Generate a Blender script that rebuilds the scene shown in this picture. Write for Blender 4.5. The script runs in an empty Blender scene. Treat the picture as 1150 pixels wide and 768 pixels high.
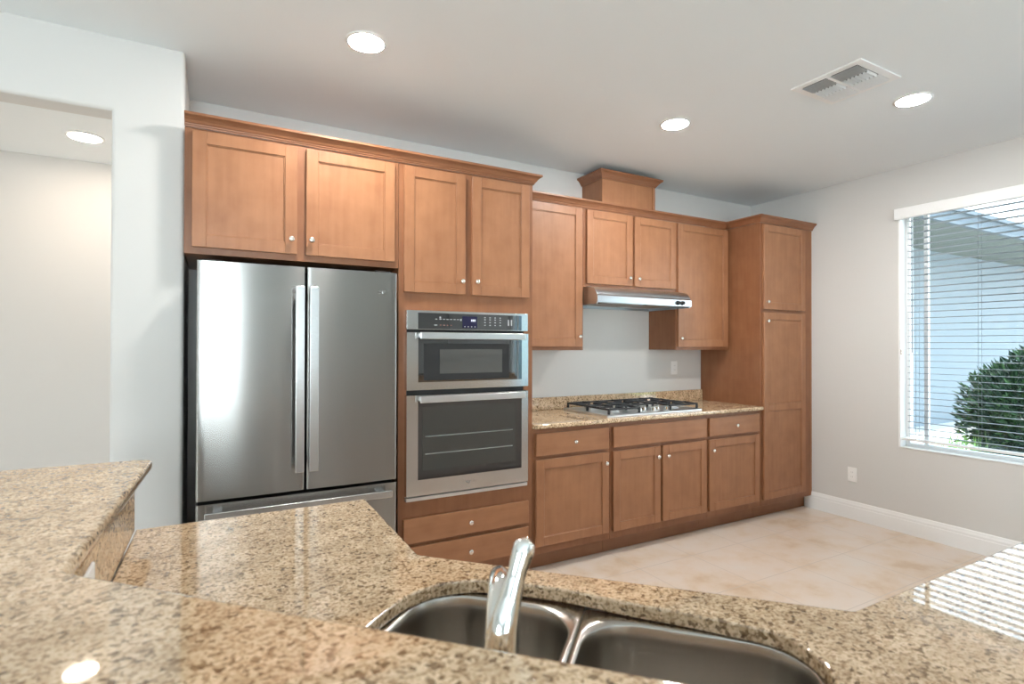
import bpy, bmesh, math, random
from mathutils import Vector, Matrix
random.seed(7)
C = bpy.context.scene.collection
SC = bpy.context.scene

# ---------------------------------------------------------------- camera
f_px, yaw, pitch, roll, cam_h = 608.07, .5043, .0064, .0022, 1.3984
cyw, syw = math.cos(yaw), math.sin(yaw)
fwd = Vector((syw*math.cos(pitch), cyw*math.cos(pitch), math.sin(pitch)))
right = Vector((cyw, -syw, 0)); up = right.cross(fwd)
r_ = right*math.cos(roll)+up*math.sin(roll); u_ = -right*math.sin(roll)+up*math.cos(roll)
cam = bpy.data.cameras.new('camera')
cam.sensor_width = 36; cam.sensor_fit = 'HORIZONTAL'; cam.lens = f_px/1150*36
cam.clip_start = .02
cam.dof.use_dof = True; cam.dof.focus_distance = 3.0; cam.dof.aperture_fstop = 4.5
co = bpy.data.objects.new('camera', cam); C.objects.link(co)
M4 = Matrix((r_, u_, -fwd)).transposed().to_4x4(); M4.translation = (0, 0, cam_h)
co.matrix_world = M4
SC.camera = co

# ---------------------------------------------------------------- world, sun, daylight, exposure
SC.view_settings.view_transform = 'Standard'
SC.view_settings.look = 'None'
SC.view_settings.gamma = 1
SC.view_settings.use_curve_mapping = False
SC.view_settings.exposure = 0.42
w = bpy.data.worlds.new('sky'); SC.world = w; w.use_nodes = True
nt = w.node_tree; bg = nt.nodes['Background']
tc = nt.nodes.new('ShaderNodeTexCoord'); sep = nt.nodes.new('ShaderNodeSeparateXYZ')
rmp = nt.nodes.new('ShaderNodeValToRGB')
nt.links.new(tc.outputs['Generated'], sep.inputs[0]); nt.links.new(sep.outputs['Z'], rmp.inputs[0])
rmp.color_ramp.elements[0].position = 0.0; rmp.color_ramp.elements[0].color = (.95, .98, 1, 1)
rmp.color_ramp.elements[1].position = .6; rmp.color_ramp.elements[1].color = (.62, .82, 1, 1)
nt.links.new(rmp.outputs[0], bg.inputs['Color']); bg.inputs['Strength'].default_value = 4.4
SUN = bpy.data.lights.new('sun', 'SUN'); SUN.energy = 6.0; SUN.angle = .01; SUN.color = (1, .95, .86)
so = bpy.data.objects.new('sun', SUN); C.objects.link(so)
so.rotation_euler = Vector((-.15, .30, -1.0)).to_track_quat('-Z', 'Y').to_euler()

def area(name, loc, direction, sx, sy, power, col=(1, 1, 1), portal=False):
    L = bpy.data.lights.new(name, 'AREA'); L.shape = 'RECTANGLE'; L.size = sx; L.size_y = sy
    L.energy = power; L.color = col
    if portal: L.cycles.is_portal = True
    o = bpy.data.objects.new(name, L); C.objects.link(o); o.location = loc
    d = Vector(direction)
    z = -d.normalized(); y = Vector((0, 0, 1)); x = y.cross(z).normalized()
    m = Matrix((x, z.cross(x), z)).transposed().to_4x4(); m.translation = loc
    o.matrix_world = m
    return o
REAR = -5.5
XR, YW, ZC = 4.541, 3.459, 2.7465
area('daylight_sliding_door', (-.62, REAR-.10, 1.16), (0, 1, 0), 1.75, 2.3, 170, (.86, .94, 1))
area('daylight_left_window', (-5.1, -1.8, 1.4), (1, 0, 0), 3.0, 1.9, 28, (.88, .95, 1))
area('added_hall_fill', (-5.1, 3.66, 1.4), (1, 0, 0), 1.0, 1.6, 27, (1, .88, .77))  # added warm fill at an unseen opening, to brighten the hall wall
area('portal_window', (XR+.16, 1.26, 1.53), (-1, 0, 0), 1.82, 1.8, 1, portal=True)
area('portal_patio_door', (XR+.16, -2.3, 1.06), (-1, 0, 0), 1.0, 2.1, 1, portal=True)

# ---------------------------------------------------------------- helpers
WORLD = {}                                    # object -> world origin
class MB:
    def __init__(s): s.b = bmesh.new()
    def face(s, pts):
        return s.b.faces.new([s.b.verts.new(p) for p in pts])
    def box(s, x0, x1, y0, y1, z0, z1):
        if x0 > x1: x0, x1 = x1, x0
        if y0 > y1: y0, y1 = y1, y0
        if z0 > z1: z0, z1 = z1, z0
        v = [s.b.verts.new(p) for p in [(x0,y0,z0),(x1,y0,z0),(x1,y1,z0),(x0,y1,z0),(x0,y0,z1),(x1,y0,z1),(x1,y1,z1),(x0,y1,z1)]]
        for i in [(0,3,2,1),(4,5,6,7),(0,1,5,4),(1,2,6,5),(2,3,7,6),(3,0,4,7)]: s.b.faces.new([v[k] for k in i])
        return s
    def prism(s, poly, axis, lo, hi):
        """poly in the two other axes (x: yz, y: xz, z: xy), extruded from lo to hi"""
        def P(a, b, t): return {'x': (t, a, b), 'y': (a, t, b), 'z': (a, b, t)}[axis]
        A = [s.b.verts.new(P(a, b, lo)) for a, b in poly]; B = [s.b.verts.new(P(a, b, hi)) for a, b in poly]
        n = len(poly)
        for i in range(n): s.b.faces.new((A[i], A[(i+1) % n], B[(i+1) % n], B[i]))
        s.b.faces.new(A[::-1]); s.b.faces.new(B)
        return s
    def lathe(s, prof, center, axis='z', seg=24, cap=True):
        """prof: (radius, height along axis) list"""
        ax = Vector({'x': (1,0,0), 'y': (0,1,0), 'z': (0,0,1), '-y': (0,-1,0), '-x': (-1,0,0), '-z': (0,0,-1)}[axis]) if isinstance(axis, str) else Vector(axis).normalized()
        t = Vector((0, 0, 1)) if abs(ax.z) < .9 else Vector((1, 0, 0))
        e1 = ax.cross(t).normalized(); e2 = ax.cross(e1)
        c = Vector(center); rings = []
        for r, h in prof:
            rings.append([s.b.verts.new(c+ax*h+(e1*math.cos(2*math.pi*k/seg)+e2*math.sin(2*math.pi*k/seg))*max(r, 1e-5)) for k in range(seg)])
        for a, b in zip(rings, rings[1:]):
            for k in range(seg): s.b.faces.new((a[k], a[(k+1) % seg], b[(k+1) % seg], b[k]))
        if cap: s.b.faces.new(rings[0][::-1]); s.b.faces.new(rings[-1])
        return s
    def tube(s, pts, radii, seg=16, flat=1.0):
        pts = [Vector(p) for p in pts]; rings = []
        if not isinstance(radii, (list, tuple)): radii = [radii]*len(pts)
        e1 = None
        for i, p in enumerate(pts):
            t = (pts[min(i+1, len(pts)-1)]-pts[max(i-1, 0)]).normalized()
            if e1 is None:
                h = Vector((0, 0, 1)) if abs(t.z) < .9 else Vector((1, 0, 0))
                e1 = t.cross(h).normalized()
            else: e1 = (e1-t*e1.dot(t)).normalized()
            e2 = t.cross(e1)
            rings.append([s.b.verts.new(p+(e1*math.cos(2*math.pi*k/seg)+e2*math.sin(2*math.pi*k/seg)*flat)*radii[i]) for k in range(seg)])
        for a, b in zip(rings, rings[1:]):
            for k in range(seg): s.b.faces.new((a[k], a[(k+1) % seg], b[(k+1) % seg], b[k]))
        s.b.faces.new(rings[0][::-1]); s.b.faces.new(rings[-1])
        return s
    def shaker(s, x0, x1, z0, z1, yf, th=.019, rail=.056, rec=.008, mid=None):
        """framed door with recessed panel, face at yf towards -Y; mid = height of an extra rail"""
        Y = yf
        V = lambda x, y, z: s.b.verts.new((x, y, z))
        wins = [(z0+rail, z1-rail)] if mid is None else [(z0+rail, mid-rail/2), (mid+rail/2, z1-rail)]
        s.box(x0, x1, Y+rec, Y+th, z0, z1)                     # panel and back
        s.box(x0, x0+rail, Y, Y+rec, z0, z1); s.box(x1-rail, x1, Y, Y+rec, z0, z1)
        s.box(x0+rail, x1-rail, Y, Y+rec, z0, z0+rail); s.box(x0+rail, x1-rail, Y, Y+rec, z1-rail, z1)
        if mid is not None: s.box(x0+rail, x1-rail, Y, Y+rec, mid-rail/2, mid+rail/2)
        for a, b in wins:                                      # small bead around the panel
            e = .006
            for (p, q) in [((x0+rail, a), (x0+rail+e, b)), ((x1-rail-e, a), (x1-rail, b)), ((x0+rail+e, a), (x1-rail-e, a+e)), ((x0+rail+e, b-e), (x1-rail-e, b))]:
                s.box(p[0], q[0], Y+rec*.55, Y+rec, p[1], q[1])
        return s
    def sweep(s, prof, path, out=1, closed_ends=True):
        """prof: (offset outwards, z) list; path: xy list; out=+1 offsets to the right of travel"""
        P = [Vector(p) for p in path]; n = len(P); rings = []
        for i in range(n):
            d = []
            if i > 0: d.append((P[i]-P[i-1]).normalized())
            if i < n-1: d.append((P[i+1]-P[i]).normalized())
            nr = [Vector((v.y, -v.x))*out for v in d]
            if len(nr) == 2:
                m = (nr[0]+nr[1]); m = m/(m.dot(nr[0]))
            else: m = nr[0]
            rings.append([s.b.verts.new((P[i].x+m.x*o, P[i].y+m.y*o, z)) for o, z in prof])
        k = len(prof)
        for a, b in zip(rings, rings[1:]):
            for j in range(k): s.b.faces.new((a[j], a[(j+1) % k], b[(j+1) % k], b[j]))
        s.b.faces.new(rings[0][::-1]); s.b.faces.new(rings[-1])
        return s
    def build(s, name, mat, parent=None, bevel=0, seg=2, smooth=False, origin=None):
        b = s.b
        bmesh.ops.recalc_face_normals(b, faces=b.faces[:])
        vs = [v.co for v in b.verts]
        mn = Vector([min(v[i] for v in vs) for i in range(3)]); mx = Vector([max(v[i] for v in vs) for i in range(3)])
        org = Vector(origin) if origin is not None else Vector(((mn.x+mx.x)/2, (mn.y+mx.y)/2, mn.z))
        for v in b.verts: v.co -= org
        me = bpy.data.meshes.new(name); b.to_mesh(me); b.free()
        return link_mesh(name, me, mat, parent, org, bevel, seg, smooth)
def link_mesh(name, me, mat, parent, org, bevel=0, seg=2, smooth=False):
    o = bpy.data.objects.new(name, me); C.objects.link(o)
    me.materials.append(mat)
    WORLD[o.name] = Vector(org)
    if parent is not None:
        o.parent = parent; o.location = Vector(org)-WORLD[parent.name]
    else: o.location = org
    if smooth:
        for p in me.polygons: p.use_smooth = True
    if bevel:
        m = o.modifiers.new('bevel', 'BEVEL'); m.width = bevel; m.segments = seg; m.limit_method = 'ANGLE'; m.angle_limit = math.radians(35)
        if seg > 1:
            for p in me.polygons: p.use_smooth = True
            m.harden_normals = True
    return o
def tag(o, label, cat, group=None):
    o['label'] = label; o['category'] = cat
    if group: o['group'] = group
    return o
def thing(name, loc, label, cat, group=None):
    o = bpy.data.objects.new(name, None); C.objects.link(o); o.location = loc; o.empty_display_size = .1
    WORLD[o.name] = Vector(loc)
    return tag(o, label, cat, group)
def struct(o): o['kind'] = 'structure'; return o
def slab(name, outline, holes, z0, z1, mat, parent=None, bev=.004):
    """flat stone slab with holes and eased edges"""
    cu = bpy.data.curves.new(name, 'CURVE'); cu.dimensions = '2D'; cu.fill_mode = 'BOTH'
    for L in [outline]+holes:
        sp = cu.splines.new('POLY'); sp.points.add(len(L)-1)
        for p, q in zip(sp.points, L): p.co = (q[0], q[1], 0, 1)
        sp.use_cyclic_u = True
    cu.extrude = (z1-z0)/2-bev; cu.bevel_depth = bev; cu.bevel_resolution = 2; cu.offset = -bev
    t = bpy.data.objects.new(name+'_outline', cu); C.objects.link(t)
    bpy.context.view_layer.update()
    me = bpy.data.meshes.new_from_object(t.evaluated_get(bpy.context.evaluated_depsgraph_get()))
    bpy.data.objects.remove(t); bpy.data.curves.remove(cu)
    me.name = name
    bm = bmesh.new(); bm.from_mesh(me); bmesh.ops.remove_doubles(bm, verts=bm.verts[:], dist=1e-5)
    bmesh.ops.recalc_face_normals(bm, faces=bm.faces[:]); bm.to_mesh(me); bm.free()
    xs = [p[0] for p in outline]; ys = [p[1] for p in outline]
    org = Vector(((min(xs)+max(xs))/2, (min(ys)+max(ys))/2, z0))
    for v in me.vertices: v.co = v.co+Vector((0, 0, (z0+z1)/2))-org
    me.materials.clear()
    return link_mesh(name, me, mat, parent, org)
def rounded(pts, rad, n=6):
    out = []; N = len(pts)
    if not isinstance(rad, (list, tuple)): rad = [rad]*N
    for i in range(N):
        p0, p, p1 = Vector(pts[i-1]), Vector(pts[i]), Vector(pts[(i+1) % N]); r = rad[i]
        if r <= 0: out.append(tuple(p)); continue
        a, c = (p0-p).normalized(), (p1-p).normalized()
        h = math.acos(max(-1, min(1, a.dot(c))))/2; t = r/math.tan(h)
        A = p+a*t; B = p+c*t; ctr = p+(a+c).normalized()*(r/math.sin(h))
        va, vb = A-ctr, B-ctr
        ang = math.atan2(va.x*vb.y-va.y*vb.x, va.dot(vb)); a0 = math.atan2(va.y, va.x)
        for k in range(n+1):
            th = a0+ang*k/n; out.append((ctr.x+r*math.cos(th), ctr.y+r*math.sin(th)))
    return out
def catmull(pts, n=5):
    out = []; N = len(pts)
    for i in range(N):
        p0, p1, p2, p3 = [Vector(pts[(i+k-1) % N]) for k in range(4)]
        for j in range(n):
            t = j/n
            out.append(tuple(.5*((2*p1)+(p2-p0)*t+(2*p0-5*p1+4*p2-p3)*t*t+(3*p1-p0-3*p2+p3)*t**3)))
    return out

# ---------------------------------------------------------------- materials
def mat(name, col=(.8, .8, .8), rough=.5, metal=0, spec=.5, **kw):
    m = bpy.data.materials.new(name); m.use_nodes = True
    p = m.node_tree.nodes['Principled BSDF']
    p.inputs['Base Color'].default_value = (*col, 1); p.inputs['Roughness'].default_value = rough
    p.inputs['Metallic'].default_value = metal; p.inputs['Specular IOR Level'].default_value = spec
    for k, v in kw.items(): p.inputs[k].default_value = v
    return m
def nodes(m): return m.node_tree, m.node_tree.nodes, m.node_tree.links, m.node_tree.nodes['Principled BSDF']
def ramp(N, stops):
    r = N.new('ShaderNodeValToRGB'); e = r.color_ramp.elements
    while len(e) < len(stops): e.new(.5)
    for k, (p, c) in enumerate(stops): e[k].position = p; e[k].color = (*c, 1)
    return r
def wood(name, grain='z', base=(.335, .150, .071), dark=(.285, .122, .056), light=(.38, .176, .085)):
    m = mat(name, base, .36, spec=.45); t, N, L, P = nodes(m)
    tc = N.new('ShaderNodeTexCoord'); oi = N.new('ShaderNodeObjectInfo')
    mul = N.new('ShaderNodeVectorMath'); mul.operation = 'MULTIPLY_ADD'
    comb = N.new('ShaderNodeCombineXYZ')
    for i in range(3): L.new(oi.outputs['Random'], comb.inputs[i])
    mul.inputs[1].default_value = (17, 31, 23); L.new(comb.outputs[0], mul.inputs[0]); L.new(tc.outputs['Object'], mul.inputs[2])
    mp = N.new('ShaderNodeMapping'); L.new(mul.outputs[0], mp.inputs[0])
    mp.inputs['Scale'].default_value = (14, 14, 1.3) if grain == 'z' else (1.3, 14, 14)
    n1 = N.new('ShaderNodeTexNoise'); n1.inputs['Scale'].default_value = 2.2; n1.inputs['Detail'].default_value = 6; L.new(mp.outputs[0], n1.inputs[0])
    n2 = N.new('ShaderNodeTexNoise'); n2.inputs['Scale'].default_value = 9; n2.inputs['Detail'].default_value = 4; L.new(mul.outputs[0], n2.inputs[0])
    mx = N.new('ShaderNodeMath'); mx.operation = 'MULTIPLY_ADD'; mx.inputs[1].default_value = .45
    sc = N.new('ShaderNodeMath'); sc.operation = 'MULTIPLY'; sc.inputs[1].default_value = .55; L.new(n2.outputs[0], sc.inputs[0])
    L.new(n1.outputs[0], mx.inputs[0]); L.new(sc.outputs[0], mx.inputs[2])
    r = ramp(N, [(.32, dark), (.5, base), (.68, light)]); L.new(mx.outputs[0], r.inputs[0]); L.new(r.outputs[0], P.inputs['Base Color'])
    return m
M = {}
M['wood'] = wood('maple_stain_vertical'); M['wood_h'] = wood('maple_stain_horizontal', 'x')
M['frame'] = wood('maple_frame_darker', 'z', (.265, .110, .050), (.225, .09, .04), (.30, .13, .06))  # same maple in a darker tone than the doors
M['frame_h'] = wood('maple_rail_darker', 'x', (.265, .110, .050), (.225, .09, .04), (.30, .13, .06))
M['crown'] = wood('maple_stain_moulding', 'x', (.27, .112, .052), (.225, .09, .04), (.31, .135, .065))
M['nickel'] = mat('satin_nickel', (.78, .72, .66), .22, 1)
M['chrome'] = mat('chrome', (.86, .88, .86), .07, 1)
def paint(name, col, rough=.75):
    m = mat(name, col, rough, spec=.25); t, N, L, P = nodes(m)
    n = N.new('ShaderNodeTexNoise'); n.inputs['Scale'].default_value = 90; n.inputs['Detail'].default_value = 3
    tc = N.new('ShaderNodeTexCoord'); L.new(tc.outputs['Object'], n.inputs[0])
    b = N.new('ShaderNodeBump'); b.inputs['Strength'].default_value = .05; b.inputs['Distance'].default_value = .002
    L.new(n.outputs[0], b.inputs['Height']); L.new(b.outputs[0], P.inputs['Normal'])
    return m
M['wall'] = paint('wall_paint', (.68, .665, .64)); M['ceiling'] = paint('ceiling_paint', (.845, .885, .90), .85)
M['trim'] = mat('white_trim_paint', (.88, .88, .87), .35)
M['plastic'] = mat('white_plastic', (.90, .89, .87), .3)
M['vinyl'] = mat('white_vinyl', (.91, .91, .90), .35)
M['slat'] = mat('blind_slat_backlit', (.20, .22, .245), .4)  # white slats: their backlit shade is put into the colour
M['black'] = mat('black_matte', (.012, .012, .013), .55)
M['iron'] = mat('cast_iron', (.02, .021, .024), .5)
M['blackglass'] = mat('black_glass', (.016, .016, .017), .025, spec=.8, IOR=1.8)
M['window_tint'] = mat('oven_window_tint', (.030, .034, .031), .05, spec=.7, IOR=1.8)
M['darkplastic'] = mat('dark_grey_plastic', (.05, .05, .052), .4)
M['mark'] = mat('pale_print', (.42, .42, .42), .5)
M['markred'] = mat('dim_red_print', (.35, .13, .1), .5)
M['slot'] = mat('slot_grey', (.35, .34, .33), .5)
M['display'] = mat('display_panel', (.018, .016, .05), .1)
M['logo'] = mat('logo_grey', (.22, .2, .19), .4)
M['rack'] = mat('oven_rack_metal', (.22, .23, .22), .35)
def brushed(name, col=(.35, .342, .328), rough=.24, aniso=.96, tangent=(0, 0, 1)):
    m = mat(name, col, rough, 1); t, N, L, P = nodes(m)
    P.inputs['Anisotropic'].default_value = aniso
    cx = N.new('ShaderNodeCombineXYZ')
    for i in range(3): cx.inputs[i].default_value = tangent[i]
    L.new(cx.outputs[0], P.inputs['Tangent'])
    return m
M['steel'] = brushed('brushed_steel')
t_, N, L, P = nodes(M['steel'])
tc = N.new('ShaderNodeTexCoord'); nz = N.new('ShaderNodeTexNoise'); nz.inputs['Scale'].default_value = 2.2; nz.inputs['Detail'].default_value = 0
L.new(tc.outputs['Object'], nz.inputs[0]); bp = N.new('ShaderNodeBump'); bp.inputs['Strength'].default_value = .12; bp.inputs['Distance'].default_value = .02
L.new(nz.outputs[0], bp.inputs['Height']); L.new(bp.outputs[0], P.inputs['Normal'])
M['oven_steel'] = brushed('oven_steel', (.66, .65, .635), .17, .9)
M['steel_light'] = mat('satin_steel', (.74, .75, .76), .3, 1)
M['sink'] = mat('sink_steel', (.45, .42, .38), .26, 1)
def granite(name, cream=(.86, .68, .47), tan=(.66, .475, .30), brown=(.23, .145, .08), sc=1.15, rough=.032):
    m = mat(name, tan, rough, spec=.75); t, N, L, P = nodes(m)
    P.inputs['IOR'].default_value = 1.7
    tc = N.new('ShaderNodeTexCoord'); g = tc.outputs['Object']
    d = N.new('ShaderNodeTexNoise'); d.inputs['Scale'].default_value = 70*sc; d.inputs['Detail'].default_value = 2; L.new(g, d.inputs[0])
    va = N.new('ShaderNodeVectorMath'); va.operation = 'MULTIPLY_ADD'; va.inputs[1].default_value = (.012, .012, .012); L.new(d.outputs['Color'], va.inputs[0]); L.new(g, va.inputs[2])
    v = N.new('ShaderNodeTexVoronoi'); v.inputs['Scale'].default_value = 125*sc; L.new(va.outputs[0], v.inputs['Vector'])
    hs = N.new('ShaderNodeSeparateColor'); L.new(v.outputs['Color'], hs.inputs[0])
    r1 = ramp(N, [(0, brown), (.13, (.38, .255, .145)), (.22, tan), (.6, (.78, .595, .40)), (1, cream)]); L.new(hs.outputs[0], r1.inputs[0])
    n = N.new('ShaderNodeTexNoise'); n.inputs['Scale'].default_value = 150*sc; n.inputs['Detail'].default_value = 3; L.new(g, n.inputs[0])
    r2 = ramp(N, [(.35, (.20, .12, .065)), (.42, (.56, .42, .28)), (.50, (1, 1, 1)), (.7, (1.0, 1.0, 1.0))]); L.new(n.outputs[0], r2.inputs[0])
    mx = N.new('ShaderNodeMix'); mx.data_type = 'RGBA'; mx.blend_type = 'MULTIPLY'; mx.inputs['Factor'].default_value = .62
    L.new(r1.outputs[0], mx.inputs['A']); L.new(r2.outputs[0], mx.inputs['B'])
    n3 = N.new('ShaderNodeTexNoise'); n3.inputs['Scale'].default_value = 14*sc; n3.inputs['Detail'].default_value = 2; L.new(g, n3.inputs[0])
    r3 = ramp(N, [(.35, (.85, .82, .78)), (.65, (1.06, 1.05, 1.04))]); L.new(n3.outputs[0], r3.inputs[0])
    m2 = N.new('ShaderNodeMix'); m2.data_type = 'RGBA'; m2.blend_type = 'MULTIPLY'; m2.inputs['Factor'].default_value = 1
    L.new(mx.outputs['Result'], m2.inputs['A']); L.new(r3.outputs[0], m2.inputs['B'])
    L.new(m2.outputs['Result'], P.inputs['Base Color'])
    return m
M['granite'] = granite('speckled_granite')
def tiles():
    m = mat('beige_floor_tile', (.7, .6, .5), .28, spec=.4); t, N, L, P = nodes(m)
    geo = N.new('ShaderNodeNewGeometry')
    mp = N.new('ShaderNodeMapping'); mp.inputs['Location'].default_value = (-2.805+.457*10, -2.59+.465*20, 0); L.new(geo.outputs['Position'], mp.inputs[0])
    bk = N.new('ShaderNodeTexBrick'); bk.offset = 0; bk.squash = 1
    bk.inputs['Scale'].default_value = 1; bk.inputs['Brick Width'].default_value = .457; bk.inputs['Row Height'].default_value = .465
    bk.inputs['Mortar Size'].default_value = .0035; bk.inputs['Mortar Smooth'].default_value = .3; bk.inputs['Bias'].default_value = 0
    L.new(mp.outputs[0], bk.inputs['Vector'])
    n = N.new('ShaderNodeTexNoise'); n.inputs['Scale'].default_value = 3.2; n.inputs['Detail'].default_value = 5; n.inputs['Roughness'].default_value = .62; L.new(geo.outputs['Position'], n.inputs[0])
    r = ramp(N, [(.32, (.60, .44, .30)), (.43, (.68, .55, .43)), (.53, (.71, .60, .51)), (.7, (.71, .63, .56))]); L.new(n.outputs[0], r.inputs[0])
    L.new(r.outputs[0], bk.inputs['Color1']); L.new(r.outputs[0], bk.inputs['Color2']); bk.inputs['Mortar'].default_value = (.58, .49, .42, 1)
    L.new(bk.outputs['Color'], P.inputs['Base Color'])
    return m
M['tile'] = tiles()
def glass_mat():
    m = bpy.data.materials.new('window_glass'); m.use_nodes = True; t = m.node_tree; t.nodes.clear()
    o = t.nodes.new('ShaderNodeOutputMaterial'); mx = t.nodes.new('ShaderNodeMixShader'); tr = t.nodes.new('ShaderNodeBsdfTransparent'); gl = t.nodes.new('ShaderNodeBsdfGlossy'); lw = t.nodes.new('ShaderNodeLayerWeight'); pw = t.nodes.new('ShaderNodeMath'); pw.operation = 'POWER'; pw.inputs[1].default_value = 5; fr = t.nodes.new('ShaderNodeMath'); fr.operation = 'MULTIPLY_ADD'; fr.inputs[1].default_value = .8; fr.inputs[2].default_value = .03
    lw.inputs[0].default_value = .5; t.links.new(lw.outputs['Facing'], pw.inputs[0]); t.links.new(pw.outputs[0], fr.inputs[0]); gl.inputs['Roughness'].default_value = 0.0; tr.inputs[0].default_value = (.94, .97, .97, 1)
    t.links.new(fr.outputs[0], mx.inputs[0]); t.links.new(tr.outputs[0], mx.inputs[1]); t.links.new(gl.outputs[0], mx.inputs[2]); t.links.new(mx.outputs[0], o.inputs[0])
    return m
M['glass'] = glass_mat()
def emit(name, col, s):
    m = mat(name, (.9, .9, .9)); P = m.node_tree.nodes['Principled BSDF']
    P.inputs['Emission Color'].default_value = (*col, 1); P.inputs['Emission Strength'].default_value = s
    return m
M['lamp'] = emit('lamp_diffuser', (1, .975, .94), 270); M['lamp_warm'] = emit('lamp_diffuser_warm', (1, .82, .66), 80)
M['digit'] = emit('display_digits', (.55, .65, 1), .5)

# ---------------------------------------------------------------- structure
D, F, U, UF, YW0 = 2.829, 2.849, 3.134, 3.154, YW
floor = struct(MB().box(-5.2, XR+.15, REAR-.15, 4.6, -.1, 0).build('floor', M['tile']))
ceil = struct(MB().box(-5.2, XR+.15, REAR-.15, YW+.1, ZC, ZC+.12).build('ceiling', M['ceiling']))
struct(MB().box(-5.2, -.2, 3.05, 4.4, 2.55, 2.70).build('ceiling_hall', M['ceiling']))
YL = 2.9144
mb = MB(); mb.prism([(-5.2, 0), (-5.2, ZC), (-.12, ZC), (-.12, 0), (-.395, 0), (-.395, 2.4228), (-1.5, 2.4228), (-1.5, 0)], 'y', YL, 3.05)
def near(e, *conds): return all(all(abs(v.co[i]-val) < 1e-4 for v in e.verts) for i, val in conds)
bmesh.ops.recalc_face_normals(mb.b, faces=mb.b.faces[:])
es = [e for e in mb.b.edges if near(e, (1, YL)) and (near(e, (0, -.395)) or near(e, (0, -.12)) or near(e, (2, 2.4228)) or near(e, (0, -1.5)))]
es += [e for e in mb.b.edges if near(e, (1, 3.05)) and (near(e, (0, -.395)) or near(e, (2, 2.4228)))]
bmesh.ops.bevel(mb.b, geom=es, offset=.016, segments=4, affect='EDGES', profile=.5)
mb.box(-.25, -.12, 3.045, 4.4, 0, ZC)
struct(mb.build('wall_left', M['wall']))
struct(MB().box(-5.2, -.25, 4.27, 4.4, 0, 2.56).build('wall_hall', M['wall']))
struct(MB().box(-.12, XR+.15, YW, YW+.1, 0, ZC).build('wall_back', M['wall']))
struct(MB().box(-5.05, XR, REAR, -1.1, 0, .012).build('floor_bounce', mat('pale_grey_bounce', (.74, .74, .735), .95)))  # unseen pale layer, added to bounce neutral light up to the ceiling
W0, W1, WZ0, WZ1 = .35, 2.175, .63, 2.42
X0, X1 = XR, XR+.15
mb = MB()
for (a, b, c, d) in [(W1, YW+.1, 0, ZC), (W0, W1, 0, WZ0), (W0, W1, WZ1, ZC), (-1.85, W0, 0, ZC), (-2.75, -1.85, 2.1, ZC), (REAR-.15, -2.75, 0, ZC)]:
    mb.box(X0, X1, a, b, c, d)
struct(mb.build('wall_right', M['wall']))
mb = MB()
for (a, b, c, d) in [(-5.2, -1.5, 0, ZC), (-1.5, .28, 2.32, ZC), (.28, XR, 0, ZC)]:
    mb.box(a, b, REAR-.15, REAR, c, d)
struct(mb.build('wall_rear', M['wall']))
mb = MB()
for (a, b, c, d) in [(REAR, -3.3, 0, ZC), (-3.3, -.3, 0, .45), (-3.3, -.3, 2.35, ZC), (-.3, YL, 0, ZC), (3.05, 3.16, 0, ZC), (3.16, 4.16, 0, .6), (3.16, 4.16, 2.2, ZC), (4.16, 4.27, 0, ZC)]:
    mb.box(-5.2, -5.05, a, b, c, d)
struct(mb.build('wall_side', M['wall']))
# windows and doors
def framed(name, axis, a0, a1, z0, z1, p0, p1, muntins=(), wid=.04, label=None, cross=None):
    """frame lying in the plane across `axis`; a = the other horizontal axis"""
    mb = MB()
    def bx(m, u0, u1, v0, v1, q0=p0, q1=p1):
        if axis == 'x': m.box(q0, q1, u0, u1, v0, v1)
        else: m.box(u0, u1, q0, q1, v0, v1)
    bx(mb, a0, a0+wid, z0, z1); bx(mb, a1-wid, a1, z0, z1); bx(mb, a0+wid, a1-wid, z0, z0+wid); bx(mb, a0+wid, a1-wid, z1-wid, z1)
    fr = struct(mb.build(name, M['vinyl'], bevel=.003, seg=1))
    for (u, wd) in muntins:
        m = MB(); bx(m, u-wd/2, u+wd/2, z0+wid, z1-wid, p0+.012, p1-.012); m.build('sash_stile', M['vinyl'], fr)
    g = MB(); c = (p0+p1)/2; bx(g, a0+wid, a1-wid, z0+wid, z1-wid, c-.002, c+.002); g.build('window_pane', M['glass'], fr)
    return fr
win = framed('window_1', 'x', W0, W1, WZ0, WZ1, XR+.085, XR+.135, [(2.035, .026), (1.2, .05)], .038)
MB().box(XR+.001, XR+.086, W1-.012, W1, WZ0+.012, WZ1).build('jamb_liner', M['vinyl'], win)
MB().box(XR+.001, XR+.086, W0, W0+.012, WZ0+.012, WZ1).build('jamb_liner', M['vinyl'], win)
struct(MB().box(XR-.004, XR+.085, W0, W1, WZ0, WZ0+.012).build('trim_1', M['wall'], bevel=.004))
framed('door_2', 'x', -2.75, -1.85, 0, 2.1, XR+.06, XR+.12, [(-2.55, .03)], .05)
framed('door_1', 'y', -1.5, .28, 0, 2.32, REAR-.09, REAR-.04, [(-.54, .06)], .05)
framed('added_window_2', 'x', 3.16, 4.16, .6, 2.2, -5.16, -5.10, [], .05)  # unseen window added in front of the hall fill light
framed('window_3', 'x', -3.3, -.3, .45, 2.35, -5.16, -5.10, [(-1.8, .06)], .05)
# baseboard
bprof = [(0, 0), (.015, 0), (.015, .098), (.0125, .104), (.0125, .118), (.0095, .128), (.007, .140), (.004, .145), (0, .145)]
struct(MB().sweep(bprof, [(XR, 2.905), (XR, -1.85)], out=1).build('baseboard_right', M['trim']))
struct(MB().sweep(bprof, [(XR, -2.75), (XR, REAR), (.28, REAR)], out=1).build('baseboard_rear', M['trim']))
struct(MB().sweep(bprof, [(-.395, YL), (-.12, YL)], out=1).build('baseboard_left', M['trim']))

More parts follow.
